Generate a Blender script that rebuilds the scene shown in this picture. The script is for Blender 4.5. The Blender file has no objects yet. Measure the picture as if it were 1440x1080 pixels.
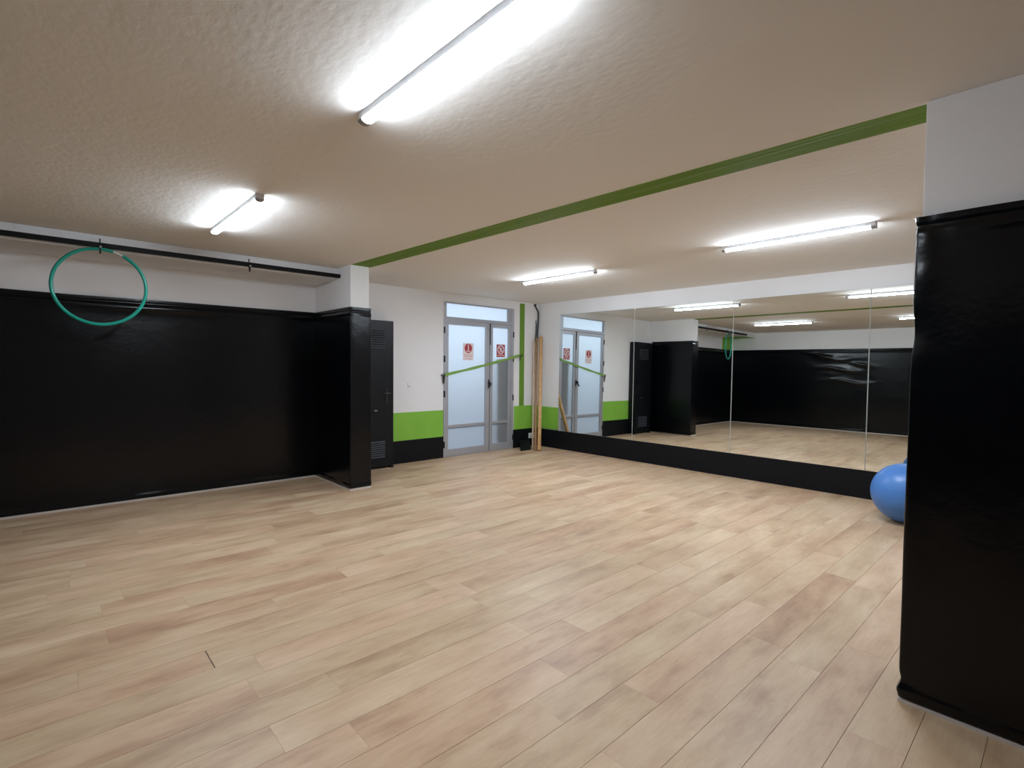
import bpy, math, random
from mathutils import Vector, Matrix, noise
random.seed(11)
SC = bpy.context.scene
COL = SC.collection

# ------------------------------------------------------------------ measures (metres)
H = 2.583                 # ceiling height
YB, YD = 6.605, 6.668     # wall planes: behind the black cover / door wall
XL, YF = -1.65, -2.2      # side wall, wall behind the photographer
CX0, CX1, CY = 2.624, 2.852, 5.594   # column
PX, PY = 2.783, 0.461     # pillar face and its end
HW = 2.104                # top of the black vinyl covers
XM, TM = 6.7524, 0.0185   # mirror wall: corner X and its slight turn
E_S = Vector((math.sin(TM), -math.cos(TM), 0))      # along the mirror wall from the corner
E_N = Vector((-math.cos(TM), -math.sin(TM), 0))     # out of the mirror wall
CORNER = Vector((XM, YD, 0))
def mw(s, d, z):
    return CORNER + E_S * s + E_N * d + Vector((0, 0, z))

# ------------------------------------------------------------------ mesh helpers
class MB:
    def __init__(self):
        self.v = []; self.f = []; self.mi = []
    def quad_grid(self, rows, close_u=False, mi=0):
        b = len(self.v); n = len(rows[0])
        for r in rows: self.v += [tuple(p) for p in r]
        for i in range(len(rows) - 1):
            for j in range(n if close_u else n - 1):
                k = (j + 1) % n
                self.f.append((b + i*n + j, b + i*n + k, b + (i+1)*n + k, b + (i+1)*n + j)); self.mi.append(mi)
    def face(self, pts, mi=0):
        b = len(self.v); self.v += [tuple(p) for p in pts]; self.f.append(tuple(range(b, b + len(pts)))); self.mi.append(mi)
    def hexa(self, p, mi=0):
        # p: 8 points, bottom ring then top ring
        b = len(self.v); self.v += [tuple(q) for q in p]
        for q in ((3,2,1,0),(4,5,6,7),(0,1,5,4),(1,2,6,5),(2,3,7,6),(3,0,4,7)):
            self.f.append(tuple(b + i for i in q)); self.mi.append(mi)
    def box(self, x0, x1, y0, y1, z0, z1, mi=0):
        self.hexa([(x0,y0,z0),(x1,y0,z0),(x1,y1,z0),(x0,y1,z0),(x0,y0,z1),(x1,y0,z1),(x1,y1,z1),(x0,y1,z1)], mi)
    def wbox(self, s0, s1, d0, d1, z0, z1, mi=0):
        self.hexa([mw(s1,d0,z0),mw(s1,d1,z0),mw(s0,d1,z0),mw(s0,d0,z0),mw(s1,d0,z1),mw(s1,d1,z1),mw(s0,d1,z1),mw(s0,d0,z1)], mi)
    def tube(self, pts, r, n=12, caps=True, mi=0):
        pts = [Vector(p) for p in pts]; rows = []
        rr = r if isinstance(r, (list, tuple)) else [r] * len(pts)
        up = None
        for i, p in enumerate(pts):
            t = (pts[min(i+1, len(pts)-1)] - pts[max(i-1, 0)]).normalized()
            if up is None:
                up = Vector((0, 0, 1)) if abs(t.z) < .9 else Vector((1, 0, 0))
            a = t.cross(up).normalized(); up2 = a.cross(t).normalized(); up = up2
            rows.append([p + (a * math.cos(2*math.pi*k/n) + up2 * math.sin(2*math.pi*k/n)) * rr[i] for k in range(n)])
        self.quad_grid(rows, True, mi)
        if caps:
            self.face(list(reversed(rows[0])), mi); self.face(rows[-1], mi)
    def lathe(self, prof, c, n=32, axis='z', mi=0):
        c = Vector(c); rows = []
        for r, z in prof:
            row = []
            for k in range(n):
                a = 2*math.pi*k/n; x, y = r*math.cos(a), r*math.sin(a)
                row.append(c + (Vector((x, y, z)) if axis == 'z' else Vector((x, -z, y)) if axis == 'y' else Vector((z, x, y))))
            rows.append(row)
        self.quad_grid(rows, True, mi)
    def build(self, name, mats, parent=None, smooth=False, bevel=0, seg=2):
        me = bpy.data.meshes.new(name); me.from_pydata(self.v, [], self.f); me.update()
        for m in (mats if isinstance(mats, (list, tuple)) else [mats]): me.materials.append(m)
        for p, m in zip(me.polygons, self.mi): p.material_index = m
        if smooth:
            for p in me.polygons: p.use_smooth = True
        o = bpy.data.objects.new(name, me); COL.objects.link(o)
        if parent:
            o.parent = parent
            o.matrix_parent_inverse = Matrix.Translation(parent.location).inverted()
        if bevel:
            b = o.modifiers.new('bevel', 'BEVEL'); b.width = bevel; b.segments = seg; b.limit_method = 'ANGLE'
        return o
def empty(name, loc):
    o = bpy.data.objects.new(name, None); COL.objects.link(o); o.location = loc; o.empty_display_size = .1
    return o
def tag(o, label=None, cat=None, group=None, kind=None):
    if label: o['label'] = label
    if cat: o['category'] = cat
    if group: o['group'] = group
    if kind: o['kind'] = kind
    return o
def copy_tree(o, parent=None):
    c = o.copy(); COL.objects.link(c)
    if parent: c.parent = parent
    for ch in list(o.children): copy_tree(ch, c)
    return c

# ------------------------------------------------------------------ materials
def mat(name, color=(.5,.5,.5), rough=.5, metal=0, spec=.5, **kw):
    m = bpy.data.materials.new(name); m.use_nodes = True
    b = m.node_tree.nodes['Principled BSDF']
    b.inputs['Base Color'].default_value = (*color, 1); b.inputs['Roughness'].default_value = rough
    b.inputs['Metallic'].default_value = metal; b.inputs['Specular IOR Level'].default_value = spec
    for k, v in kw.items(): b.inputs[k].default_value = v
    return m
def nodes(m): return m.node_tree.nodes, m.node_tree.links, m.node_tree.nodes['Principled BSDF']
def add_bump(m, scale, dist, strength=1, detail=4, rough=.6, stretch=(1,1,1)):
    N, L, b = nodes(m)
    tc = N.new('ShaderNodeTexCoord'); mp = N.new('ShaderNodeMapping'); mp.inputs['Scale'].default_value = stretch
    n = N.new('ShaderNodeTexNoise'); n.inputs['Scale'].default_value = scale; n.inputs['Detail'].default_value = detail; n.inputs['Roughness'].default_value = rough
    bp = N.new('ShaderNodeBump'); bp.inputs['Distance'].default_value = dist; bp.inputs['Strength'].default_value = strength
    L.new(tc.outputs['Object'], mp.inputs[0]); L.new(mp.outputs[0], n.inputs['Vector']); L.new(n.outputs['Fac'], bp.inputs['Height']); L.new(bp.outputs[0], b.inputs['Normal'])
    return n
def vary(m, c0, c1, scale, detail=3):
    N, L, b = nodes(m)
    tc = N.new('ShaderNodeTexCoord'); n = N.new('ShaderNodeTexNoise'); n.inputs['Scale'].default_value = scale; n.inputs['Detail'].default_value = detail
    r = N.new('ShaderNodeValToRGB'); r.color_ramp.elements[0].position = .3; r.color_ramp.elements[1].position = .7
    r.color_ramp.elements[0].color = (*c0, 1); r.color_ramp.elements[1].color = (*c1, 1)
    L.new(tc.outputs['Object'], n.inputs['Vector']); L.new(n.outputs['Fac'], r.inputs[0]); L.new(r.outputs[0], b.inputs['Base Color'])

M = {}
M['white'] = mat('white_wall_paint', (.80, .79, .81), .7, spec=.3); add_bump(M['white'], 60, .002, .5)
vary(M['white'], (.79,.79,.805), (.83,.83,.845), 1.5)
M['ceil'] = mat('rough_ceiling_plaster', (.82, .80, .77), .85, spec=.2)
def ceiling_nodes(m):
    N, L, b = nodes(m)
    tc = N.new('ShaderNodeTexCoord')
    mp = N.new('ShaderNodeMapping'); mp.inputs['Rotation'].default_value = (0, 0, .7); mp.inputs['Scale'].default_value = (1, .55, 1)
    n1 = N.new('ShaderNodeTexNoise'); n1.inputs['Scale'].default_value = 26; n1.inputs['Detail'].default_value = 5; n1.inputs['Roughness'].default_value = .6
    n2 = N.new('ShaderNodeTexNoise'); n2.inputs['Scale'].default_value = 4; n2.inputs['Detail'].default_value = 2
    v = N.new('ShaderNodeTexVoronoi'); v.inputs['Scale'].default_value = 38; v.feature = 'SMOOTH_F1'
    ad = N.new('ShaderNodeMath'); ad.operation = 'MULTIPLY_ADD'; ad.inputs[1].default_value = .5
    a2 = N.new('ShaderNodeMath'); a2.operation = 'MULTIPLY_ADD'; a2.inputs[1].default_value = 1.6
    bp = N.new('ShaderNodeBump'); bp.inputs['Distance'].default_value = .0024; bp.inputs['Strength'].default_value = .5
    L.new(tc.outputs['Object'], mp.inputs[0])
    for n in (n1, n2, v): L.new(mp.outputs[0], n.inputs['Vector'])
    L.new(v.outputs['Distance'], ad.inputs[0]); L.new(n1.outputs['Fac'], ad.inputs[2])
    L.new(n2.outputs['Fac'], a2.inputs[0]); L.new(ad.outputs[0], a2.inputs[2])
    L.new(a2.outputs[0], bp.inputs['Height']); L.new(bp.outputs[0], b.inputs['Normal'])
ceiling_nodes(M['ceil'])
M['green'] = mat('green_paint', (.23, .50, .06), .55, spec=.25); add_bump(M['green'], 60, .0015, .4)
vary(M['green'], (.215,.475,.057), (.245,.525,.065), 2)
M['green_shaded'] = mat('green_paint_shaded', (.15, .29, .04), .6, spec=.2); add_bump(M['green_shaded'], 60, .0015, .4)  # same green paint, its lower light put into a darker colour
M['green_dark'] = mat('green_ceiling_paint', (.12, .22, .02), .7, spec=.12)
def stripe_nodes(m):
    N, L, b = nodes(m)
    tc = N.new('ShaderNodeTexCoord'); mp = N.new('ShaderNodeMapping'); mp.inputs['Scale'].default_value = (60, 1.0, 1)
    n = N.new('ShaderNodeTexNoise'); n.inputs['Scale'].default_value = 1; n.inputs['Detail'].default_value = 3
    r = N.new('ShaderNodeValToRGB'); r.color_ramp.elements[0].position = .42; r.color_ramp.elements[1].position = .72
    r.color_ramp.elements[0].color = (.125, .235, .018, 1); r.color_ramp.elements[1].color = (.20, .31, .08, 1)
    bp = N.new('ShaderNodeBump'); bp.inputs['Distance'].default_value = .003
    L.new(tc.outputs['Object'], mp.inputs[0]); L.new(mp.outputs[0], n.inputs['Vector']); L.new(n.outputs['Fac'], r.inputs[0]); L.new(r.outputs[0], b.inputs['Base Color'])
    L.new(n.outputs['Fac'], bp.inputs['Height']); L.new(bp.outputs[0], b.inputs['Normal'])
stripe_nodes(M['green_dark'])
M['dado'] = mat('black_dado_paint', (.005, .0056, .0075), .5, spec=.17); add_bump(M['dado'], 50, .001, .4)
M['vinyl'] = mat('black_vinyl', (.0014, .0019, .0030), .22, spec=.28); add_bump(M['vinyl'], 9, .006, .35, 3)
M['steel_black'] = mat('black_painted_steel', (.0045, .0055, .008), .42, spec=.26); add_bump(M['steel_black'], 300, .0004, .4)
M['rail'] = mat('matt_black_steel', (.0045, .0045, .005), .55, spec=.2); add_bump(M['rail'], 200, .0004, .4)
M['louvre'] = mat('grey_lit_steel', (.055, .06, .07), .4, spec=.5); add_bump(M['louvre'], 200, .0004, .4)  # louvre slats: the light they catch is put into this grey
M['black_hw'] = mat('black_hardware', (.012, .012, .013), .4)
M['alu'] = mat('grey_aluminium', (.46, .47, .52), .42, metal=.55); add_bump(M['alu'], 40, .0003, .3, 2, .5, (1, 1, .05))
M['gasket_shade'] = mat('gasket_and_shade', (.05, .052, .06), .6)
M['chrome'] = mat('bright_steel', (.7, .7, .72), .25, metal=1)
M['base'] = mat('pale_baseboard', (.55, .50, .46), .5)
M['whiteplastic'] = mat('white_plastic', (.8, .8, .8), .35)
M['lampbase'] = mat('lamp_white_base', (.68, .68, .70), .5)
M['lampcap'] = mat('lamp_end_cap', (.35, .35, .36), .5)
M['teal'] = mat('teal_plastic', (.008, .30, .22), .3); vary(M['teal'], (.008,.28,.21), (.01,.33,.25), 8)
M['clear'] = mat('clear_connector', (.75, .78, .76), .15)
M['ball'] = mat('blue_rubber', (.062, .195, .52), .36, spec=.45); add_bump(M['ball'], 120, .0006, .3)
M['pine'] = mat('pine_pole', (.60, .36, .16), .5)
def grain(m, c0, c1, stretch):
    N, L, b = nodes(m)
    tc = N.new('ShaderNodeTexCoord'); mp = N.new('ShaderNodeMapping'); mp.inputs['Scale'].default_value = stretch
    n = N.new('ShaderNodeTexNoise'); n.inputs['Scale'].default_value = 1; n.inputs['Detail'].default_value = 4
    r = N.new('ShaderNodeValToRGB'); r.color_ramp.elements[0].position = .3; r.color_ramp.elements[1].position = .7
    r.color_ramp.elements[0].color = (*c0, 1); r.color_ramp.elements[1].color = (*c1, 1)
    L.new(tc.outputs['Object'], mp.inputs[0]); L.new(mp.outputs[0], n.inputs['Vector']); L.new(n.outputs['Fac'], r.inputs[0]); L.new(r.outputs[0], b.inputs['Base Color'])
grain(M['pine'], (.50, .28, .11), (.66, .42, .2), (60, 60, 2))
M['pale_pine'] = mat('pale_pole', (.66, .50, .36), .5); grain(M['pale_pine'], (.60,.44,.32), (.72,.56,.42), (60, 60, 2))
M['brown_pine'] = mat('brown_pole', (.30, .17, .08), .5); grain(M['brown_pine'], (.26,.14,.07), (.36,.21,.10), (60, 60, 2))
M['cable'] = mat('dark_cable', (.03, .045, .045), .5)
M['wire'] = mat('pink_grey_wire', (.55, .42, .40), .5)
M['strap'] = mat('green_webbing', (.20, .36, .07), .6); add_bump(M['strap'], 400, .0006, .5)
M['paper'] = mat('white_paper', (.82, .74, .76), .5)
M['red'] = mat('red_print', (.40, .035, .05), .5)
M['pink'] = mat('pale_red_print', (.75, .50, .50), .5)
M['grout'] = mat('floor_gap', (.10, .065, .04), .8)
M['hallwall'] = mat('hall_wall', (.72, .75, .80), .8)
M['hallblocker'] = mat('hall_dark_blocker', (.05, .055, .05), .7)
M['hallfloor'] = mat('hall_floor', (.35, .34, .34), .6)

def mirror_mat():
    m = bpy.data.materials.new('mirror_silver'); m.use_nodes = True
    N, L = m.node_tree.nodes, m.node_tree.links; N.clear()
    o = N.new('ShaderNodeOutputMaterial'); g = N.new('ShaderNodeBsdfGlossy'); g.inputs['Roughness'].default_value = 0
    g.inputs['Color'].default_value = (.84, .87, .85, 1); L.new(g.outputs[0], o.inputs[0]); return m
M['mirror'] = mirror_mat()
M['mirror_edge'] = mat('mirror_cut_edge', (.62, .66, .62), .3)

def glass_mats():
    m = bpy.data.materials.new('frosted_glass'); m.use_nodes = True
    N, L = m.node_tree.nodes, m.node_tree.links; N.clear()
    o = N.new('ShaderNodeOutputMaterial'); t = N.new('ShaderNodeBsdfTranslucent'); t.inputs['Color'].default_value = (.80, .86, .92, 1)
    d = N.new('ShaderNodeBsdfDiffuse'); d.inputs['Color'].default_value = (.62, .66, .70, 1)
    g = N.new('ShaderNodeBsdfGlossy'); g.inputs['Roughness'].default_value = .28; g.inputs['Color'].default_value = (.9, .9, .9, 1)
    a = N.new('ShaderNodeMixShader'); a.inputs[0].default_value = .3
    b = N.new('ShaderNodeMixShader'); fr = N.new('ShaderNodeFresnel'); fr.inputs[0].default_value = 1.45
    L.new(t.outputs[0], a.inputs[1]); L.new(d.outputs[0], a.inputs[2]); L.new(fr.outputs[0], b.inputs[0]); L.new(a.outputs[0], b.inputs[1]); L.new(g.outputs[0], b.inputs[2]); L.new(b.outputs[0], o.inputs[0])
    c = bpy.data.materials.new('glass_back'); c.use_nodes = True
    N, L = c.node_tree.nodes, c.node_tree.links; N.clear()
    o = N.new('ShaderNodeOutputMaterial'); t = N.new('ShaderNodeBsdfTransparent'); t.inputs[0].default_value = (.94, .97, .98, 1); L.new(t.outputs[0], o.inputs[0])
    return m, c
M['frost'], M['glassback'] = glass_mats()

def emit(name, color, strength):
    m = bpy.data.materials.new(name); m.use_nodes = True
    N, L = m.node_tree.nodes, m.node_tree.links; N.clear()
    o = N.new('ShaderNodeOutputMaterial'); e = N.new('ShaderNodeEmission'); e.inputs[0].default_value = (*color, 1); e.inputs[1].default_value = strength
    L.new(e.outputs[0], o.inputs[0]); return m
LAMP = 178
TUBE = (.88, .985, 1.095)

def floor_mat():
    m = mat('oak_planks', (.5, .38, .27), .42, spec=.42)
    N, L, b = nodes(m)
    tc = N.new('ShaderNodeTexCoord'); at = N.new('ShaderNodeAttribute'); at.attribute_name = 'plank'; at.attribute_type = 'GEOMETRY'
    sep = N.new('ShaderNodeSeparateColor'); L.new(at.outputs['Color'], sep.inputs[0])
    off = N.new('ShaderNodeVectorMath'); off.operation = 'MULTIPLY_ADD'; off.inputs[1].default_value = (17, 9, 5)
    L.new(at.outputs['Color'], off.inputs[0]); L.new(tc.outputs['Object'], off.inputs[2])
    def nz(stretch, scale, detail, rough=.6):
        mp = N.new('ShaderNodeMapping'); mp.inputs['Scale'].default_value = stretch
        n = N.new('ShaderNodeTexNoise'); n.inputs['Scale'].default_value = scale; n.inputs['Detail'].default_value = detail; n.inputs['Roughness'].default_value = rough
        L.new(off.outputs[0], mp.inputs[0]); L.new(mp.outputs[0], n.inputs['Vector']); return n
    g1 = nz((1.7, 6.0, 1), 1, 6, .62)          # broad streaks along the plank
    g2 = nz((6, 90, 1), 1, 4, .7)        # fine grain
    g3 = nz((3.0, 7, 1), 1, 4)           # knots and clouds
    r1 = N.new('ShaderNodeValToRGB'); e = r1.color_ramp.elements
    e[0].position = .27; e[0].color = (.39, .243, .155, 1); e[1].position = .70; e[1].color = (.66, .50, .355, 1)
    x = e.new(.48); x.color = (.545, .38, .252, 1)
    mixv = N.new('ShaderNodeMath'); mixv.operation = 'MULTIPLY_ADD'; mixv.inputs[1].default_value = .13
    L.new(sep.outputs[0], mixv.inputs[0]);
    sub = N.new('ShaderNodeMath'); sub.operation = 'ADD'; sub.inputs[1].default_value = -.065
    L.new(g1.outputs['Fac'], sub.inputs[0]); L.new(sub.outputs[0], mixv.inputs[2]); L.new(mixv.outputs[0], r1.inputs[0])
    # hue drift per plank: pinkish or greenish beige
    hue = N.new('ShaderNodeMix'); hue.data_type = 'RGBA'; hue.blend_type = 'MULTIPLY'; hue.inputs[0].default_value = 1
    hr = N.new('ShaderNodeValToRGB'); hr.color_ramp.elements[0].color = (1.0, .95, .925, 1); hr.color_ramp.elements[1].color = (.97, 1.0, .95, 1)
    L.new(sep.outputs[1], hr.inputs[0]); L.new(r1.outputs[0], hue.inputs[6]); L.new(hr.outputs[0], hue.inputs[7])
    fg = N.new('ShaderNodeMix'); fg.data_type = 'RGBA'; fg.blend_type = 'MULTIPLY'; fg.inputs[0].default_value = .4
    fr = N.new('ShaderNodeValToRGB'); fr.color_ramp.elements[0].position = .3; fr.color_ramp.elements[1].position = .62
    fr.color_ramp.elements[0].color = (.80, .76, .72, 1); fr.color_ramp.elements[1].color = (1, 1, 1, 1)
    L.new(g2.outputs['Fac'], fr.inputs[0]); L.new(hue.outputs[2], fg.inputs[6]); L.new(fr.outputs[0], fg.inputs[7])
    kn = N.new('ShaderNodeMix'); kn.data_type = 'RGBA'; kn.blend_type = 'MULTIPLY'; kn.inputs[0].default_value = .6
    kr = N.new('ShaderNodeValToRGB'); kr.color_ramp.elements[0].position = .25; kr.color_ramp.elements[1].position = .40
    kr.color_ramp.elements[0].color = (.72, .66, .60, 1); kr.color_ramp.elements[1].color = (1, 1, 1, 1)
    L.new(g3.outputs['Fac'], kr.inputs[0]); L.new(fg.outputs[2], kn.inputs[6]); L.new(kr.outputs[0], kn.inputs[7])
    L.new(kn.outputs[2], b.inputs['Base Color'])
    bp = N.new('ShaderNodeBump'); bp.inputs['Distance'].default_value = .0006; bp.inputs['Strength'].default_value = .6
    L.new(g2.outputs['Fac'], bp.inputs['Height']); L.new(bp.outputs[0], b.inputs['Normal'])
    rr = N.new('ShaderNodeMapRange'); rr.inputs[3].default_value = .36; rr.inputs[4].default_value = .52
    L.new(g1.outputs['Fac'], rr.inputs[0]); L.new(rr.outputs[0], b.inputs['Roughness'])
    return m
M['floor'] = floor_mat()

# ------------------------------------------------------------------ floor of planks
def make_floor():
    W, LEN, Y0 = .195, 1.285, .187
    known = {4: 2.826, 5: 1.95, 6: 1.553, 9: .655, 13: .594, 16: .243, 18: .247, 23: .224}
    mb = MB(); cols = []
    x0, x1, y0, y1 = XL - .05, 7.05, YF - .05, YD + .14
    mb.face([(x0,y0,-.004),(x1,y0,-.004),(x1,y1,-.004),(x0,y1,-.004)], 1); cols.append((0,0,0,1))
    r0, r1 = math.floor((y0 - Y0)/W), math.ceil((y1 - Y0)/W)
    for r in range(r0, r1):
        ya, yb = Y0 + r*W, Y0 + (r+1)*W
        j = known.get(r, random.uniform(0, LEN)); k = math.floor((x0 - j)/LEN)
        x = j + k*LEN
        while x < x1:
            a, b = max(x, x0), min(x + LEN, x1)
            c0, c1 = max(ya, y0), min(yb, y1)
            if b - a > .01 and c1 - c0 > .01:
                g, e = .0003, .0010
                gl, el = (.0018, .0024) if r == 13 and abs(x - .594) < .01 else (.00005, .0003)
                gr, er = (.0018, .0024) if r == 13 and abs(x + LEN - .594) < .01 else (.00005, .0003)
                lo = [(a+gl,c0+g,-.003),(b-gr,c0+g,-.003),(b-gr,c1-g,-.003),(a+gl,c1-g,-.003)]
                hi = [(a+el,c0+e,0),(b-er,c0+e,0),(b-er,c1-e,0),(a+el,c1-e,0)]
                n = len(mb.f); bb = len(mb.v); mb.v += lo + hi
                for q in ((4,5,6,7),(0,1,5,4),(1,2,6,5),(2,3,7,6),(3,0,4,7)):
                    mb.f.append(tuple(bb+i for i in q)); mb.mi.append(0)
                c = (random.random(), random.random(), random.random(), 1)
                cols += [c]*5
            x += LEN
    o = mb.build('floor', [M['floor'], M['grout']])
    ca = o.data.color_attributes.new('plank', 'FLOAT_COLOR', 'CORNER')
    for p, c in zip(o.data.polygons, cols):
        for li in p.loop_indices: ca.data[li].color = c
    tag(o, 'light oak plank floor running through the whole room', kind='structure')
make_floor()

# ------------------------------------------------------------------ shell
def struct(name, mb, m, label=None, bevel=0, smooth=False, parent=None):
    return tag(mb.build(name, m, parent, smooth, bevel), label, kind='structure')
mb = MB(); mb.box(XL-.15, 7.2, YF-.15, YD+.12, H, H+.12); struct('ceiling', mb, M['ceil'], 'rough white plaster ceiling')
DX0, DX1, DH = 4.655, 6.14, 2.445
mb = MB()
mb.box(XL-.15, CX0+.1, YB, YD+.12, 0, H)                 # behind the black cover
mb.box(CX0+.1, DX0, YD, YD+.12, 0, H)
mb.box(DX0, DX1, YD, YD+.12, DH, H)
mb.box(DX1, 7.0, YD, YD+.12, 0, H)
struct('wall_back', mb, M['white'], 'white wall with the glass door')
mb = MB(); mb.wbox(-.02, 9.2, -.12, 0, 0, H); struct('wall_right', mb, M['white'], 'white wall carrying the mirrors')
mb = MB(); mb.box(XL-.15, XL, YF-.15, YB, 0, H); struct('wall_left', mb, M['white'], 'white side wall seen in the mirrors')
mb = MB(); mb.box(XL, 6.99, YF-.15, YF, 0, H); struct('wall_front', mb, M['white'])
mb = MB(); mb.box(CX0, CX1, CY, YD, 0, H); struct('column', mb, M['white'], 'white column above a black vinyl cover', bevel=.004)
mb = MB(); mb.box(PX, 3.035, -.75, PY, 0, H); struct('pillar', mb, M['white'], 'white pillar above a black vinyl cover', bevel=.004)
mb = MB(); mb.box(XL, CX0, 5.945, YB, 2.452, H); struct('beam', mb, M['white'], 'shallow white ceiling box over the black rail', bevel=.004)

# painted bands, each a skin on its wall
T = .0025
mb = MB(); mb.hexa([(2.812,PY-.02,H-T),(3.01,PY-.02,H-T),(2.866,CY+.02,H-T),(2.63,CY+.02,H-T),(2.812,PY-.02,H+.002),(3.01,PY-.02,H+.002),(2.866,CY+.02,H+.002),(2.63,CY+.02,H+.002)])
struct('trim_1', mb, M['green_dark'], 'green stripe painted across the ceiling from column to pillar')
mb = MB(); mb.box(CX1+.0, DX0-.002, YD-T, YD, .333, .748); struct('trim_2', mb, M['green'], 'green band on the white wall between black cabinet and glass door')
mb = MB(); mb.box(DX1+.02, XM+.001, YD-T, YD, .325, .742); struct('trim_3', mb, M['green'], 'green band on the white wall between glass door and corner')
mb = MB(); mb.wbox(0, .545, 0, T, .322, .72); struct('trim_4', mb, M['green'], 'green band between the corner and the first mirror')
mb = MB(); mb.box(6.283, 6.40, YD-T, YD, .742, 2.556); struct('trim_5', mb, M['green_shaded'], 'upright green stripe beside the glass door')
mb = MB(); mb.box(XL, -.97, YB-T, YB, HW-.02, 2.452); mb.box(XL, -.97, 5.95, YB-T, 2.452-T, 2.452); struct('trim_6', mb, M['green'], 'green patch above the black cover, seen in the mirrors')
# black dado
mb = MB(); mb.box(CX1, DX0-.002, YD-.012, YD, 0, .333); struct('baseboard_back', mb, M['dado'], 'black dado between cabinet and glass door')
mb = MB(); mb.box(DX1+.004, XM, YD-.012, YD, 0, .325); struct('baseboard_corner', mb, M['dado'], 'black dado between glass door and corner')
mb = MB(); mb.wbox(.012, 8.6, 0, .047, 0, .318); struct('baseboard_right', mb, M['dado'], 'long black plinth below the mirrors', bevel=.003)
# thin pale strip peeping out under the covers
mb = MB(); mb.box(XL+.02, CX0-.02, YB-.026, YB, 0, .02); struct('baseboard_left_back', mb, M['base'])
mb = MB(); mb.box(CX0-.02, CX1+.02, CY-.026, CY, 0, .02); mb.box(CX0-.02, CX0, CY, YB, 0, .016); struct('baseboard_column', mb, M['base'])
mb = MB(); mb.box(PX-.034, PX, -.75, PY+.02, 0, .013); struct('baseboard_pillar', mb, M['base'], 'thin pale strip under the pillar cover')
mb = MB(); mb.box(XL, XL+.026, YF, YB-.03, 0, .02); struct('baseboard_left', mb, M['base'])
mb = MB(); mb.box(PX+.002, PX+.016, PY, PY+.022, 1.70, 2.06); struct('trim_7', mb, M['whiteplastic'], 'thin white strip behind the pillar cover')  # thin white strip on the upper part of the pillar's end

# ------------------------------------------------------------------ black vinyl covers
def path_samples(pts, rad, ds):
    """polyline in plan with rounded corners -> list of (point, outward normal to its right side, arc length)"""
    P = [Vector((x, y, 0)) for x, y in pts]; out = []
    segs = []
    for i in range(len(P) - 1):
        a, b = P[i], P[i+1]; d = (b - a).normalized(); n = Vector((d.y, -d.x, 0))
        ra = rad if i > 0 else 0; rb = rad if i < len(P) - 2 else 0
        segs.append((a + d*ra, b - d*rb, n))
    s = 0; prev = None
    def put(p, n):
        nonlocal s, prev
        if prev is not None: s += (p - prev).length
        prev = p.copy(); out.append((p, n, s))
    for i, (a, b, n) in enumerate(segs):
        k = max(1, round((b - a).length / ds))
        for j in range(k + 1):
            put(a.lerp(b, j/k), n)
        if i < len(segs) - 1:
            n2 = segs[i+1][2]; c = P[i+1]
            for j in range(1, 6):
                t = j/6; q = (b*(1-t) + c*t)*(1-t) + (c*(1-t) + segs[i+1][0]*t)*t
                put(q, n.lerp(n2, t).normalized())
    return out
def cover(name, pts, z0, z1, fn, ds=.06, dz=.05, rad=.012, th=.018):
    sm = path_samples(pts, rad, ds)
    zs = []
    z = z0
    while z < z1 - 1e-6:
        zs.append(z)
        step = .008 if (z - z0 < .1 or z1 - z < .14) else dz
        z += step
    zs.append(z1)
    mb = MB(); rows_o, rows_i = [], []
    for z in zs:
        ro, ri = [], []
        for p, n, s in sm:
            d = fn(s, z)
            dzz = 0
            if isinstance(d, tuple): d, dzz = d
            ro.append(p + n*d + Vector((0,0,z + dzz))); ri.append(p - n*th + Vector((0,0,z + dzz)))
        rows_o.append(ro); rows_i.append(ri)
    mb.quad_grid(rows_o)
    mb.quad_grid([list(reversed(r)) for r in rows_i])
    for A, B in ((rows_o[0], rows_i[0]), (rows_i[-1], rows_o[-1])): mb.quad_grid([B, A])
    mb.quad_grid([[r[0] for r in rows_o], [r[0] for r in rows_i]]); mb.quad_grid([[r[-1] for r in rows_i], [r[-1] for r in rows_o]])
    return mb.build(name, M['vinyl'], smooth=True)
def nz(x, y, z=0): return noise.noise(Vector((x, y, z)))
def g(x, c, w): return math.exp(-((x - c)/w)**2)

def f_left(s, z):      # s from side wall towards the column
    d = .004*nz(s*.8, z*1.3, 3) + .002*nz(s*3, z*3, 7)
    d += .008*g(z, HW-.075, .02)*(.4 + .6*max(0, nz(s*1.6, 4, 2)+.3)) + .012*g(z, HW-.10, .03)*g(s, 2.65, .75)            # fold under the top hem
    d -= .004*g(z, HW-.045, .012)
    d += .010*g(z, .055, .018)*max(0, .45 + nz(s*2.2, 1, 5)) + .005*g(z, .035, .01)   # slack roll above the floor
    return d, .006*nz(s*1.3, 0, 9)*(1 if z > 1 else .4)
o = cover('wall_cover', [(XL+.022, YB-.021), (CX0-.0005, YB-.021)], .016, HW, f_left, th=.019)
tag(o, 'long black vinyl cover on the wall behind the teal hoop', 'wall cover')

def f_col(s, z):
    d = .0025*nz(s*3, z*2, 13) + .006*g(z, HW-.07, .018)*(.5+nz(s*6, 1, 3)) - .003*g(z, HW-.05, .01)
    d += .009*g(z, .05, .016)*max(0, .5 + nz(s*5, 2, 8))
    return d
o = cover('column_cover', [(CX0-.014, YB-.021), (CX0-.014, CY-.014), (CX1+.022, CY-.014), (CX1+.022, YD-.085)], .014, HW, f_col, ds=.04, th=.012)
tag(o, 'black vinyl cover wrapped around the white column', 'column cover')

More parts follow.
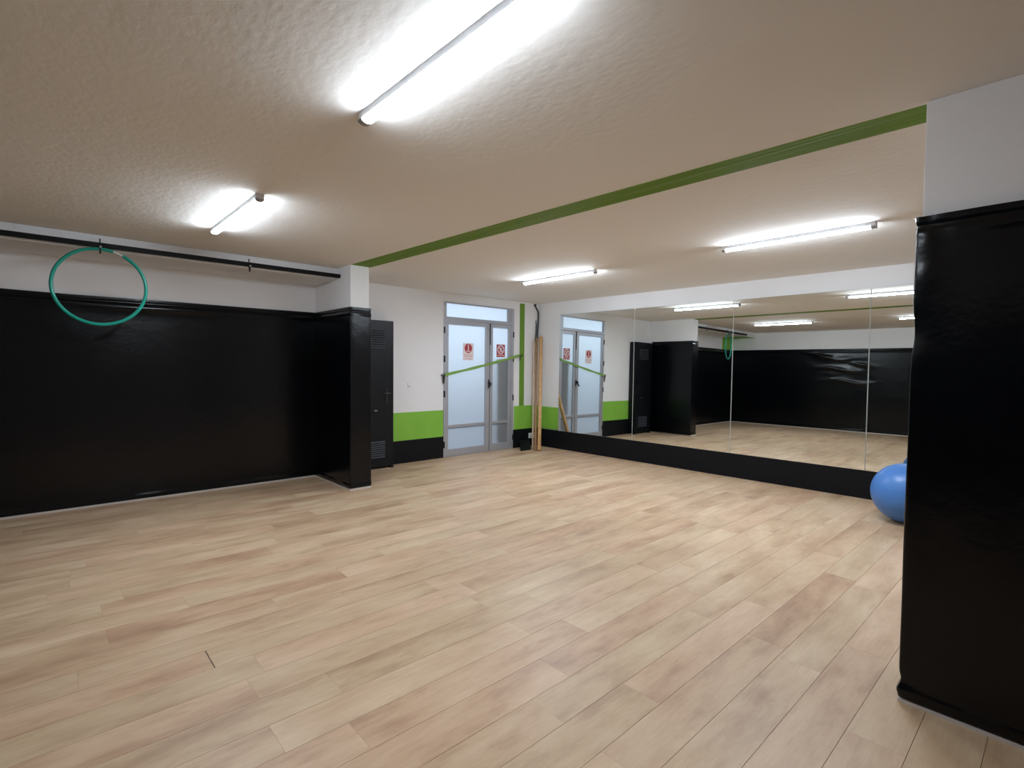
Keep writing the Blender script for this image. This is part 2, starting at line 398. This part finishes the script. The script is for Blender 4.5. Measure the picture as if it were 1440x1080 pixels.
def f_pil(s, z):       # s along the face from behind the camera to the corner, then round the end
    c = 1.225
    near = math.exp(-((s - c)/.10)**2)
    d = .004*nz(s*2, z*1.1, 23) + .0025*nz(s*7, z*3, 4)*(.3 + near)
    d += .012*near*g(z, 1.86, .11)*(.6 + .8*nz(s*8, z*5, 6)) + .010*near*nz(s*14, z*9, 2)*g(z, 2.02, .12)
    d += .006*g(z, HW-.08, .02)*(.4 + nz(s*4, 2, 1)) - .004*g(z, HW-.05, .012)
    d += .011*g(z, .05, .02)*(.55 + .7*nz(s*5, 1, 17)) - .003*near*g(z, .1, .02)
    d += .010*near*g(z, 1.55, .12)*nz(s*10, z*4, 30)
    d -= .018*math.exp(-max(0, c - s)/.05)*(g(z, 1.89, .10) + .5*g(z, 1.62, .08) + .22*g(z, .10, .03))*(1 + .8*nz(s*6, z*7, 44))
    return d, (.010*nz(s*2.5, 1, 4) if z > 1.9 else 0)
o = cover('pillar_cover', [(3.05, PY+.020), (PX-.03, PY+.020), (PX-.03, -.75)], .022, HW-.008, lambda s, z: f_pil(1.515 - s, z), ds=.016, dz=.016, rad=.016, th=.018)
tag(o, 'black vinyl cover with puckered corner on the white pillar', 'pillar cover')

def f_side(s, z):      # side wall, s runs from the front wall to the back corner, Y = YF + s
    y = YF + s
    d = .004*nz(s*.7, z*1.2, 33) + .005*g(z, HW-.07, .02) - .003*g(z, HW-.045, .012)
    for yc, zc, w, a in ((4.05, 1.86, .30, .022), (3.85, 1.58, .35, .020), (3.65, 1.27, .40, .026), (3.35, 1.70, .22, .020), (4.3, 1.95, .4, .014)):
        zz = zc + .05*math.sin((y - yc)*5)
        d += a*g(y, yc, w)*g(z, zz, .038)
    d += .016*nz(y*3, z*6, 3)*g(y, 3.8, .6)*g(z, 1.6, .45)
    d += .009*g(z, .05, .018)*max(0, .4 + nz(s*2, 1, 3))
    return d
o = cover('wall_cover', [(XL+.022, YF+.002), (XL+.022, YB-.046)], .016, HW, lambda s, z: f_side(s + .002, z), ds=.035, dz=.018, th=.02)
tag(o, 'wrinkled black vinyl cover on the side wall seen in the mirrors', 'wall cover')

# ------------------------------------------------------------------ mirrors
MO, MYA, MPI = .0335, .01587, .0079
MN = Vector((-math.cos(MYA)*math.cos(MPI), -math.sin(MYA)*math.cos(MPI), math.sin(MPI))); MC = Vector((XM-MO, YD, 1.3))
def mfront(s, z):
    p = mw(s, 0, z); t = (MC - p).dot(MN)/E_N.dot(MN); return p + E_N*t
ZB, ZT = .319, 2.353
cuts = [.542, 2.068, 3.590, 5.112, 6.63]
names_ = ['mirror panel nearest the room corner, reflecting the glass door', 'mirror panel reflecting the black column, second from the room corner',
          'mirror panel reflecting the wrinkled black side wall, third from the room corner', 'mirror panel behind the blue ball, partly hidden by the black pillar']
for i in range(4):
    s0, s1 = cuts[i] + .002, cuts[i+1] - .002
    e = tag(empty('mirror_panel', mw((s0+s1)/2, .03, ZB)), names_[i], 'mirror', 'wall mirrors above the black plinth')
    b = .0025
    F = lambda s, z: mfront(s, z)
    inn = [F(s0+b, ZB+b), F(s1-b, ZB+b), F(s1-b, ZT-b), F(s0+b, ZT-b)]
    mb = MB(); mb.face(inn); mb.build('mirror_glass', M['mirror'], e)
    out = [F(s, z) - E_N*.002 for s, z in ((s0, ZB), (s1, ZB), (s1, ZT), (s0, ZT))]
    bk = [mw(s, .001, z) for s, z in ((s0, ZB), (s1, ZB), (s1, ZT), (s0, ZT))]
    mb = MB()
    for k in range(4):
        l = (k+1) % 4
        mb.face([out[k], out[l], inn[l], inn[k]]); mb.face([bk[k], bk[l], out[l], out[k]])
    mb.face(list(reversed(bk)))
    mb.build('backing', M['mirror_edge'], e)
    if i < 3:
        p = F(cuts[i+1], ZT - .012) + E_N*.002
        mb = MB(); mb.tube([p - E_N*.004, p + E_N*.005], [.012, .010], 16); mb.tube([p + E_N*.005, p + E_N*.007], [.010, .004], 16)
        mb.build('clip', M['whiteplastic'], e, smooth=False)

# ------------------------------------------------------------------ ceiling lamps
def make_lamp(x, y0, y1, k):
    e = empty('ceiling_light', (x, (y0+y1)/2, H))
    c = .035
    mb = MB(); mb.box(x-.026, x+.026, y0-c, y1+c, H-.034, H); mb.build('housing', M['lampbase'], e, bevel=.004)
    mb = MB(); n = 14; rows = []
    def ring(y, k=1.0):
        return [(x + .027*k*math.cos(a), y, H-.0345 - .016*k*max(0, math.sin(a))) for a in [math.pi*j/n for j in range(n+1)]]
    rows = [ring(y0 + (y1-y0)*j/8) for j in range(9)]
    mb.quad_grid(rows); mb.face([r for r in reversed(rows[0])]); mb.face(rows[-1])
    mb.build('diffuser_tube', emit('lit_tube', TUBE, LAMP*k), e)
    for ya, yb in ((y0-c, y0-.001), (y1+.001, y1+c)):
        mb = MB(); mb.quad_grid([ring(ya, 1.0), ring(yb, 1.06)]); mb.face(ring(ya, 1.0)); mb.face(list(reversed(ring(yb, 1.06)))); mb.face([ring(ya)[0], ring(ya)[-1], ring(yb,1.06)[-1], ring(yb,1.06)[0]])
        mb.build('end_cap', M['lampcap'], e)
    return e
for x, y0, y1, kk, lb in ((1.105, 1.04, 2.185, .68, 'lit tube lamp cut by the top edge of the photo, the largest of all'),
                      (1.108, 3.745, 4.925, .9, 'lit tube lamp on the ceiling by the black rail and teal hoop'),
                      (4.79, 3.835, 4.99, 1.22, 'lit tube lamp on the ceiling in front of the glass door'),
                      (4.745, 1.10, 2.235, 1.22, 'lit tube lamp on the ceiling nearest the black pillar, beyond the green stripe')):
    tag(make_lamp(x, y0, y1, kk), lb, 'ceiling light', 'ceiling tube lamps')

# ------------------------------------------------------------------ glass door
door = tag(empty('door_1', (5.4, YD+.05, 0)), 'grey aluminium double door with frosted glass and transom window', kind='structure')
fy0, fy1 = YD-.012, YD+.055
def bars(name, L_, m, parent, y0=fy0, y1=fy1, bevel=.004):
    mb = MB()
    for x0, x1, z0, z1 in L_: mb.box(x0, x1, y0, y1, z0, z1)
    return mb.build(name, m, parent, bevel=bevel)
bars('door_frame', [(DX0, 4.70, 0, DH), (6.075, DX1, 0, DH), (4.70, 6.075, 2.395+.035, DH), (4.70, 6.075, 2.160, 2.205)], M['alu'], door)
bars('transom_sash', [(4.70, 4.712, 2.205, 2.43), (5.99, 6.075, 2.205, 2.43), (4.712, 5.99, 2.205, 2.213), (4.712, 5.99, 2.424, 2.43)], M['alu'], door, fy0+.012, fy1-.01, .002)
def pane(name, x0, x1, z0, z1, parent, y=YD+.018):
    mb = MB()
    mb.face([(x0,y,z0),(x1,y,z0),(x1,y,z1),(x0,y,z1)], 0)
    mb.face([(x1,y+.006,z0),(x0,y+.006,z0),(x0,y+.006,z1),(x1,y+.006,z1)], 1)
    for a, b in (((x0,z0),(x1,z0)),((x1,z0),(x1,z1)),((x1,z1),(x0,z1)),((x0,z1),(x0,z0))):
        mb.face([(a[0],y,a[1]),(a[0],y+.006,a[1]),(b[0],y+.006,b[1]),(b[0],y,b[1])], 1)
    return mb.build(name, [M['frost'], M['glassback']], parent)
pane('transom_pane', 4.712, 5.99, 2.213, 2.424, door)
def leaf(x0, x1, gx0, gx1, hinge_x, hz):
    e = bars('door_leaf', [(x0, gx0, .012, 2.156), (gx1, x1, .012, 2.156), (gx0, gx1, 2.095, 2.156), (gx0, gx1, .46, .505), (gx0, gx1, .012, .12)], M['alu'], door, YD-.006, YD+.045)
    pane('glass_pane', gx0, gx1, .505, 2.095, e); pane('lower_glass_pane', gx0, gx1, .12, .46, e)
    for z in hz:
        mb = MB(); mb.tube([(hinge_x, YD-.016, z-.05), (hinge_x, YD-.016, z+.05)], .009, 12); mb.box(hinge_x-.014, hinge_x+.014, YD-.014, YD-.0075, z-.05, z+.05)
        mb.build('hinge', M['black_hw'], e)
    return e
lf = leaf(4.702, 5.590, 4.748, 5.50, 4.668, (2.0, 1.55, 1.0, .2))
rt = leaf(5.602, 6.073, 5.66, 6.01, 6.128, (1.995, 1.57, .895, .2))
mb = MB(); mb.box(5.586, 5.606, YD-.016, YD+.03, 1.80, 2.155); mb.box(5.590, 5.602, YD-.004, YD+.03, .02, 1.80); mb.build('gap_shade_strip', M['gasket_shade'], lf, bevel=.002)  # gasket in the leaf gap, with the shadow there built as a dark strip
mb = MB(); mb.lathe([(0, .0), (.021, .0), (.021, .008), (.014, .012), (0, .012)], (5.572, YD-.008, 1.155), 20, 'y')
mb.tube([(5.572, YD-.012, 1.165), (5.572, YD-.05, 1.165)], .011, 14)
mb.tube([(5.572, YD-.048, 1.175), (5.578, YD-.055, 1.14), (5.566, YD-.055, 1.11), (5.540, YD-.055, 1.09), (5.518, YD-.052, 1.08)], [.014, .017, .013, .012, .010], 14)
mb.box(5.560, 5.584, YD-.012, YD-.006, 1.09, 1.215)
mb.build('handle', M['black_hw'], lf, smooth=True)
mb = MB(); mb.box(DX0, DX1, YD-.005, YD+.12, 0, .011); mb.build('sill', M['alu'], door, bevel=.002)

# hall beyond the frosted glass
mb = MB(); mb.box(3.6, 3.7, YD+.12, 9.0, 0, 2.8); mb.box(3.6, 7.3, 9.0, 9.1, 0, 2.8); mb.box(7.2, 7.3, YD+.12, 9.0, 0, 2.8); struct('wall_hall', mb, M['hallwall'])
mb = MB(); mb.box(3.6, 7.3, YD+.12, 9.1, 2.8, 2.9); struct('ceiling_hall', mb, M['hallwall'])
mb = MB(); mb.box(3.6, 7.3, YD+.12, 9.1, -.06, 0); struct('floor_hall', mb, M['hallfloor'])
mb = MB(); mb.box(5.765, 6.125, YD+.048, YD+.34, 0.011, 1.585); struct('light_blocker', mb, M['hallblocker'], 'dark upright box added behind the narrow frosted door leaf', bevel=.02)  # dark box added close behind the pane to block the hall light
ld = bpy.data.lights.new('hall_daylight', 'AREA'); ld.shape = 'RECTANGLE'; ld.size = 3.0; ld.size_y = .9; ld.energy = 36; ld.color = (.80, .90, 1.0)
lo = bpy.data.objects.new('hall_daylight', ld); COL.objects.link(lo); lo.location = (5.2, 8.3, 2.3); lo.rotation_euler = (math.radians(-90), 0, 0)

# notices on the glass
def sign_base(name, x0, x1, z0, z1, m, y=YD+.0165):
    mb = MB(); mb.box(x0, x1, y-.0015, y+.0012, z0, z1); return mb.build(name, m)
def disc(mb, cx, cz, r, y, n=40, r0=0, th=.0006, mi=0):
    prof = [(r0, 0), (r0, th), (r, th), (r, 0)] if r0 else [(0, th), (r, th), (r, 0)]
    mb.lathe(prof, (cx, y, cz), n, 'y', mi)
ys = YD+.015
n1 = tag(sign_base('notice_sign', 5.047, 5.262, 1.535, 1.812, M['paper']), 'white notice with a red disc on the wide glass leaf', 'notice')
mb = MB(); disc(mb, 5.154, 1.728, .076, ys); mb.build('red_disc', M['red'], n1)
mb = MB()
yf = ys-.0007
mb.hexa([(5.147,yf-.0005,1.690),(5.161,yf-.0005,1.690),(5.161,yf,1.690),(5.147,yf,1.690),(5.143,yf-.0005,1.765),(5.165,yf-.0005,1.765),(5.165,yf,1.765),(5.143,yf,1.765)])
mb.build('white_symbol', M['paper'], n1)
mb = MB(); disc(mb, 5.154, 1.779, .012, yf); mb.build('white_symbol', M['paper'], n1)
mb = MB(); mb.hexa([(5.118,yf-.0005,1.672),(5.190,yf-.0005,1.672),(5.190,yf,1.672),(5.118,yf,1.672),(5.108,yf-.0005,1.694),(5.200,yf-.0005,1.694),(5.200,yf,1.694),(5.108,yf,1.694)]); mb.build('white_symbol', M['pink'], n1)
mb = MB()
for zz, spans in ((1.622, ((5.065,5.10),(5.107,5.15),(5.157,5.205),(5.212,5.245))), (1.596, ((5.07,5.12),(5.128,5.172),(5.18,5.24))), (1.560, ((5.085,5.13),(5.138,5.165),(5.172,5.225)))):
    for a, b in spans: mb.box(a, b, ys-.0006, ys, zz-.009, zz+.009)
mb.build('lettering', M['pink'], n1)
n2 = tag(sign_base('notice_sign', 5.762, 5.950, 1.600, 1.815, M['red']), 'red notice with a barred white ring on the narrow glass leaf', 'notice')
mb = MB(); cx, cz = 5.856, 1.728
disc(mb, cx, cz, .078, ys, 48, .060)
d = Vector((.70, 0, -.72))*.064; pr = Vector((.72, 0, .70))*.011
c = Vector((cx, ys, cz)); q = [c-d-pr, c+d-pr, c+d+pr, c-d+pr]
mb.hexa([v + Vector((0,-.0006,0)) for v in q] + q)
mb.build('barred_ring', M['paper'], n2)
mb = MB(); mb.box(cx-.030, cx+.012, ys-.0006, ys, cz-.040, cz-.012); mb.build('symbol', M['pink'], n2)
mb = MB(); mb.box(cx-.002, cx+.032, ys-.0006, ys, cz+.010, cz+.034); mb.build('symbol', M['pink'], n2)
mb = MB()
for a, b in ((5.775,5.81),(5.82,5.865),(5.875,5.935)): mb.box(a, b, ys-.0006, ys, 1.620, 1.638)
mb.build('lettering', M['pink'], n2)

# green barrier strap across the door
A, B = Vector((4.66, YD-.035, 1.300)), Vector((6.275, YD-.03, 1.640))
st = tag(empty('barrier_strap', A), 'green strap stretched slantwise across the glass door', 'strap')
def ribbon(pts, hw, th):
    mb = MB(); rows = []
    for i, (p, w) in enumerate(zip(pts, hw)):
        n = Vector((0, 0, 1))
        rows.append([p + n*w + Vector((0,-th,0)), p - n*w + Vector((0,-th,0)), p - n*w + Vector((0,th,0)), p + n*w + Vector((0,th,0))])
    mb.quad_grid(rows, True); mb.face(list(reversed(rows[0]))); mb.face(rows[-1]); return mb
N_ = 24; pts, hw = [], []
for i in range(N_+1):
    t = i/N_; p = A.lerp(B, t); p.z -= .02*math.sin(math.pi*t)*(.6) ; pts.append(p); hw.append(.021 + .003*math.sin(i*.9))
ribbon(pts, hw, .0015).build('webbing', M['strap'], st, smooth=False)
for P_, sx in ((A, -1), (B, 1)):
    mb = MB(); c = P_ + Vector((sx*.022, 0, .0)); ring_ = [c + Vector((.026*math.cos(a), 0, .02*math.sin(a))) for a in [2*math.pi*k/20 for k in range(21)]]
    mb.tube(ring_, .004, 8, caps=False)
    e_ = c + Vector((sx*.024, .01, -.004)); mb.tube([e_, e_ + Vector((0, .026, 0))], .009, 12)
    mb.build('wall_hook', M['black_hw'], st, smooth=True)
mb = ribbon([A + Vector((.0,-.004,-.01)), A + Vector((.004,-.003,-.10))], [.001, .001], .0015)
mb = MB(); mb.hexa([(4.634,YD-.030,1.165),(4.655,YD-.030,1.165),(4.655,YD-.026,1.165),(4.634,YD-.026,1.165),(4.618,YD-.036,1.295),(4.660,YD-.036,1.295),(4.660,YD-.032,1.295),(4.618,YD-.032,1.295)])
mb.build('strap_tail', M['black_hw'], st)
mb = MB(); mb.hexa([(6.262,YD-.030,1.545),(6.28,YD-.030,1.545),(6.28,YD-.026,1.545),(6.262,YD-.026,1.545),(6.255,YD-.034,1.625),(6.285,YD-.034,1.625),(6.285,YD-.030,1.625),(6.255,YD-.030,1.625)])
mb.build('strap_tail', M['black_hw'], st)

# ------------------------------------------------------------------ black steel cabinet
cab = tag(empty('metal_cabinet', (3.365, YD-.09, 0)), 'narrow black steel cabinet with louvred door behind the column', 'cabinet')
kx0, kx1, ky0, ky1 = 3.025, 3.685, 6.492, YD-.013
mb = MB(); mb.box(kx0, kx1, ky0+.02, ky1, .022, 2.062); mb.build('body', M['steel_black'], cab, bevel=.003)
def louvred_door():
    x0, x1, y0, y1, z0, z1 = kx0, kx1-.004, ky0, ky0+.0185, .03, 2.058
    lx0, lx1 = 3.185, 3.548; mb = MB()
    L1, L2 = (.155, .395), (1.672, 1.915)
    for a, b, c, d in ((x0, lx0, z0, z1), (lx1, x1, z0, z1), (lx0, lx1, z0, L1[0]), (lx0, lx1, L1[1], L2[0]), (lx0, lx1, L2[1], z1)):
        mb.box(a, b, y0, y1, c, d)
    for a, b in (L1, L2): mb.box(lx0, lx1, y1-.003, y1, a, b)
    dr = mb.build('louvred_door', M['steel_black'], cab)
    for lo, hi in (L1, L2):
        mb = MB(); n = 8; st = (hi-lo)/n
        for k in range(n):
            z = lo + st*k + .004
            mb.hexa([(lx0,y0-.014,z),(lx1,y0-.014,z),(lx1,y0+.002,z+.010),(lx0,y0+.002,z+.010),(lx0,y0-.013,z+.004),(lx1,y0-.013,z+.004),(lx1,y0+.003,z+.018),(lx0,y0+.003,z+.018)])
        tag(mb.build('louvre_grille', M['louvre'], dr), 'louvre slats with caught light in their grey')
    mb = MB(); mb.box(3.560, 3.590, y0-.006, y0, .90, 1.11); mb.build('handle_plate', M['black_hw'], dr, bevel=.004)
    mb = MB(); mb.tube([(3.578, y0-.004, 1.052), (3.578, y0-.045, 1.052)], .009, 12); mb.tube([(3.612, y0-.045, 1.055), (3.578, y0-.047, 1.052), (3.515, y0-.045, 1.048)], .009, 12); mb.build('handle_lever', M['black_hw'], dr, smooth=True)
    mb = MB()
    for x in (3.398, 3.425): mb.lathe([(0,.004),(.009,.004),(.011,0)], (x, y0, .815), 16, 'y')
    mb.build('rivet', M['chrome'], dr)
louvred_door()
for x in (kx0+.004, kx1-.045):
    mb = MB(); mb.box(x, x+.04, ky0-.02, ky0+.06, 0, .03); mb.build('foot', M['black_hw'], cab, bevel=.003)

mb = MB(); mb.box(4.02, 4.034, YD-.006, YD, 1.13, 1.19); mb.tube([(4.027, YD-.004, 1.14), (4.032, YD-.018, 1.132), (4.05, YD-.024, 1.133), (4.06, YD-.024, 1.15)], .005, 8)
tag(mb.build('wall_hook', M['whiteplastic'], smooth=False), 'small pale hook on the white wall above the green band', 'hook')

# ------------------------------------------------------------------ rail, hooks, hoop
rail = tag(empty('hanging_rail', (.9, 5.87, 2.48)), 'long black steel rail under the ceiling ending at the white column', 'rail')
mb = MB(); mb.box(-.812, CX0+.0, 5.852, 5.892, 2.461, 2.503); mb.build('bar', M['rail'], rail, bevel=.004)
def hook(x):
    mb = MB(); cy, cz = 5.845, 2.4445
    mb.tube([(x, 5.872, 2.540), (x, 5.872, 2.470), (x, cy+.0215, 2.458)] + [(x, cy + .0215*math.cos(a), cz + .0215*math.sin(a)) for a in [-math.pi*k/14 for k in range(15)]] + [(x, cy-.024, cz+.010)], .0055, 10)
    mb.tube([(x, cy, cz-.021), (x, cy, cz-.040)], [.006, .009], 10)
    return mb.build('hook', M['black_hw'], rail, smooth=True)
hook(.415); hook(1.635)
for x in (.415, 1.635):
    mb = MB(); mb.lathe([(0,-.012),(.009,-.006),(.011,0),(.009,.006),(0,.012)], (x, 5.822, 2.462), 14); mb.build('hook_bolt', M['chrome'], rail, smooth=True)
hc = Vector((.410, 5.845, 2.113)); ang = math.radians(11); u = Vector((math.cos(ang), -math.sin(ang), 0)); R_ = .331
hoop = tag(empty('hula_hoop', hc), 'teal plastic hoop hanging from the black rail', 'hoop')
def arc(a0, a1, n, r=R_): return [hc + u*(r*math.cos(a)) + Vector((0,0,r*math.sin(a))) for a in [a0 + (a1-a0)*k/n for k in range(n+1)]]
gA, gB = math.radians(73), math.radians(60)
mb = MB(); mb.tube(arc(gA, gB + 2*math.pi, 140), .0145, 14); mb.build('ring', M['teal'], hoop, smooth=True)
mb = MB(); mb.tube(arc(gB-.05, gA+.05, 8), .0075, 10); mb.build('connector', M['clear'], hoop, smooth=True)

# ------------------------------------------------------------------ corner: poles, cable, socket, board
def pole(p0, p1, r, m, lb):
    p0, p1 = Vector(p0), Vector(p1); mb = MB()
    e = (p1-p0).normalized()
    mb.tube([p0, p0+e*.006, p0.lerp(p1,.33), p0.lerp(p1,.66), p1-e*.006, p1], [r*.8, r, r, r, r, r*.8], 16)
    o = mb.build('wooden_pole', m, smooth=True); tag(o, lb, 'pole', 'poles leaning in the room corner')
pole((6.295, 6.165, .015), (6.700, 6.548, 1.985), .033, M['pine'], 'thick tan wooden pole leaning in the corner, the tallest')
pole((6.245, 6.208, .010), (6.648, 6.608, 1.955), .022, M['brown_pine'], 'dark brown wooden pole leaning between pale and tan poles')
pole((6.375, 6.400, .008), (6.600, 6.632, 1.90), .017, M['pale_pine'], 'thin pale wooden pole leaning in the corner nearest the socket')
cb = tag(empty('cable', (6.70, 6.64, 2.2)), 'dark cable bent down the corner above the wooden poles', 'cable')
mb = MB(); mb.tube([(6.648, YD-.012, 2.553), (6.66, YD-.014, 2.525), (6.70, YD-.02, 2.47), (6.728, YD-.022, 2.425), (6.726, YD-.02, 2.25), (6.712, YD-.02, 2.05), (6.708, YD-.02, 1.90)], .014, 12)
mb.lathe([(0,0),(.02,0),(.02,.03),(0,.03)], (6.648, YD, 2.553), 16, 'y'); mb.build('thick_cable', M['cable'], cb, smooth=True)
mb = MB(); mb.tube([(6.678, YD-.012, 2.28), (6.684, YD-.014, 2.18), (6.676, YD-.015, 2.03), (6.664, YD-.016, 1.90)], [.007,.011,.012,.013], 12); mb.build('thin_cable', M['cable'], cb, smooth=True)
mb = MB(); mb.tube([(6.664, YD-.012, 1.90), (6.640, YD-.012, 1.84), (6.632, YD-.012, 1.76), (6.652, YD-.012, 1.70), (6.648, YD-.01, 1.60), (6.60, YD-.008, 1.35), (6.612, YD-.008, 1.0), (6.598, YD-.008, .745)], .006, 8); mb.build('loose_wire', M['wire'], cb, smooth=True)
sk = tag(empty('wall_socket', (6.59, YD-.013, .19)), 'white double socket on the black dado in the corner', 'socket')
mb = MB(); mb.box(6.512, 6.668, YD-.030, YD-.0125, .145, .240); mb.build('plate', M['whiteplastic'], sk, bevel=.005)
for x in (6.550, 6.630):
    mb = MB(); mb.lathe([(.024,.001),(.024,.002),(.020,.002),(.020,-.001)], (x, YD-.031, .192), 20, 'y'); mb.build('outlet_ring', M['lampcap'], sk)
mb = MB(); mb.hexa([(6.03,6.335,0),(6.27,6.335,0),(6.27,6.350,.0),(6.03,6.350,0),(6.298,6.638,.120),(6.535,6.638,.120),(6.535,6.653,.125),(6.298,6.653,.125)])
tag(mb.build('black_board', M['dado'], bevel=.002), 'low black board leaning against the dado below the white socket', 'board')

# ------------------------------------------------------------------ exercise ball
bc = Vector((6.05, 1.05, .28)); R = .28
ball = tag(empty('exercise_ball', (bc.x, bc.y, 0)), 'blue exercise ball on the floor between mirrors and pillar', 'ball')
mb = MB(); prof = []
for k in range(49):
    a = -math.pi/2 + math.pi*k/48; r = R*math.cos(a)
    w = 1 - (.003 if abs(math.sin(a)) < .75 and k % 6 == 0 else 0)
    prof.append((max(1e-4, r*w), R*math.sin(a)))
tilt = Matrix.Rotation(math.radians(64), 4, 'X') @ Matrix.Rotation(.4, 4, 'Y')
mb.lathe(prof, (0,0,0), 64)
mb.v = [tuple(bc + tilt @ Vector(v)) for v in mb.v]
mb.build('rubber_skin', M['ball'], ball, smooth=True)
ax = tilt @ Vector((0,0,1)); mb = MB(); mb.tube([bc + ax*(R-.004), bc + ax*(R+.003)], [.014, .011], 16); mb.build('plug', M['whiteplastic'], ball)

# ------------------------------------------------------------------ camera, world, view
cam = bpy.data.cameras.new('camera'); co = bpy.data.objects.new('camera', cam); COL.objects.link(co)
F = Vector((.67524922, .73675837, -.03500868)); Rv = Vector((.73740792, -.67537556, .00986968)); U = Vector((.01637244, .03248017, .99933827))
m = Matrix((Rv, U, -F)).transposed().to_4x4(); m.translation = (0, 0, 1.45); co.matrix_world = m
cam.sensor_width = 36; cam.lens = 725.6492/1440*36; cam.clip_start = .02
SC.camera = co
w = bpy.data.worlds.new('world'); SC.world = w; w.use_nodes = True
w.node_tree.nodes['Background'].inputs[0].default_value = (.6, .7, .8, 1); w.node_tree.nodes['Background'].inputs[1].default_value = .0
vs = SC.view_settings; SC.display_settings.display_device = 'sRGB'
vs.view_transform = 'Standard'; vs.look = 'None'; vs.exposure = .06; vs.gamma = 1; vs.use_curve_mapping = False
cy = SC.cycles
cy.max_bounces = 14; cy.diffuse_bounces = 6; cy.glossy_bounces = 6; cy.transmission_bounces = 6; cy.transparent_max_bounces = 10
cy.sample_clamp_indirect = 12; cy.use_denoising = True
try: cy.denoiser = 'OPENIMAGEDENOISE'
except Exception: pass
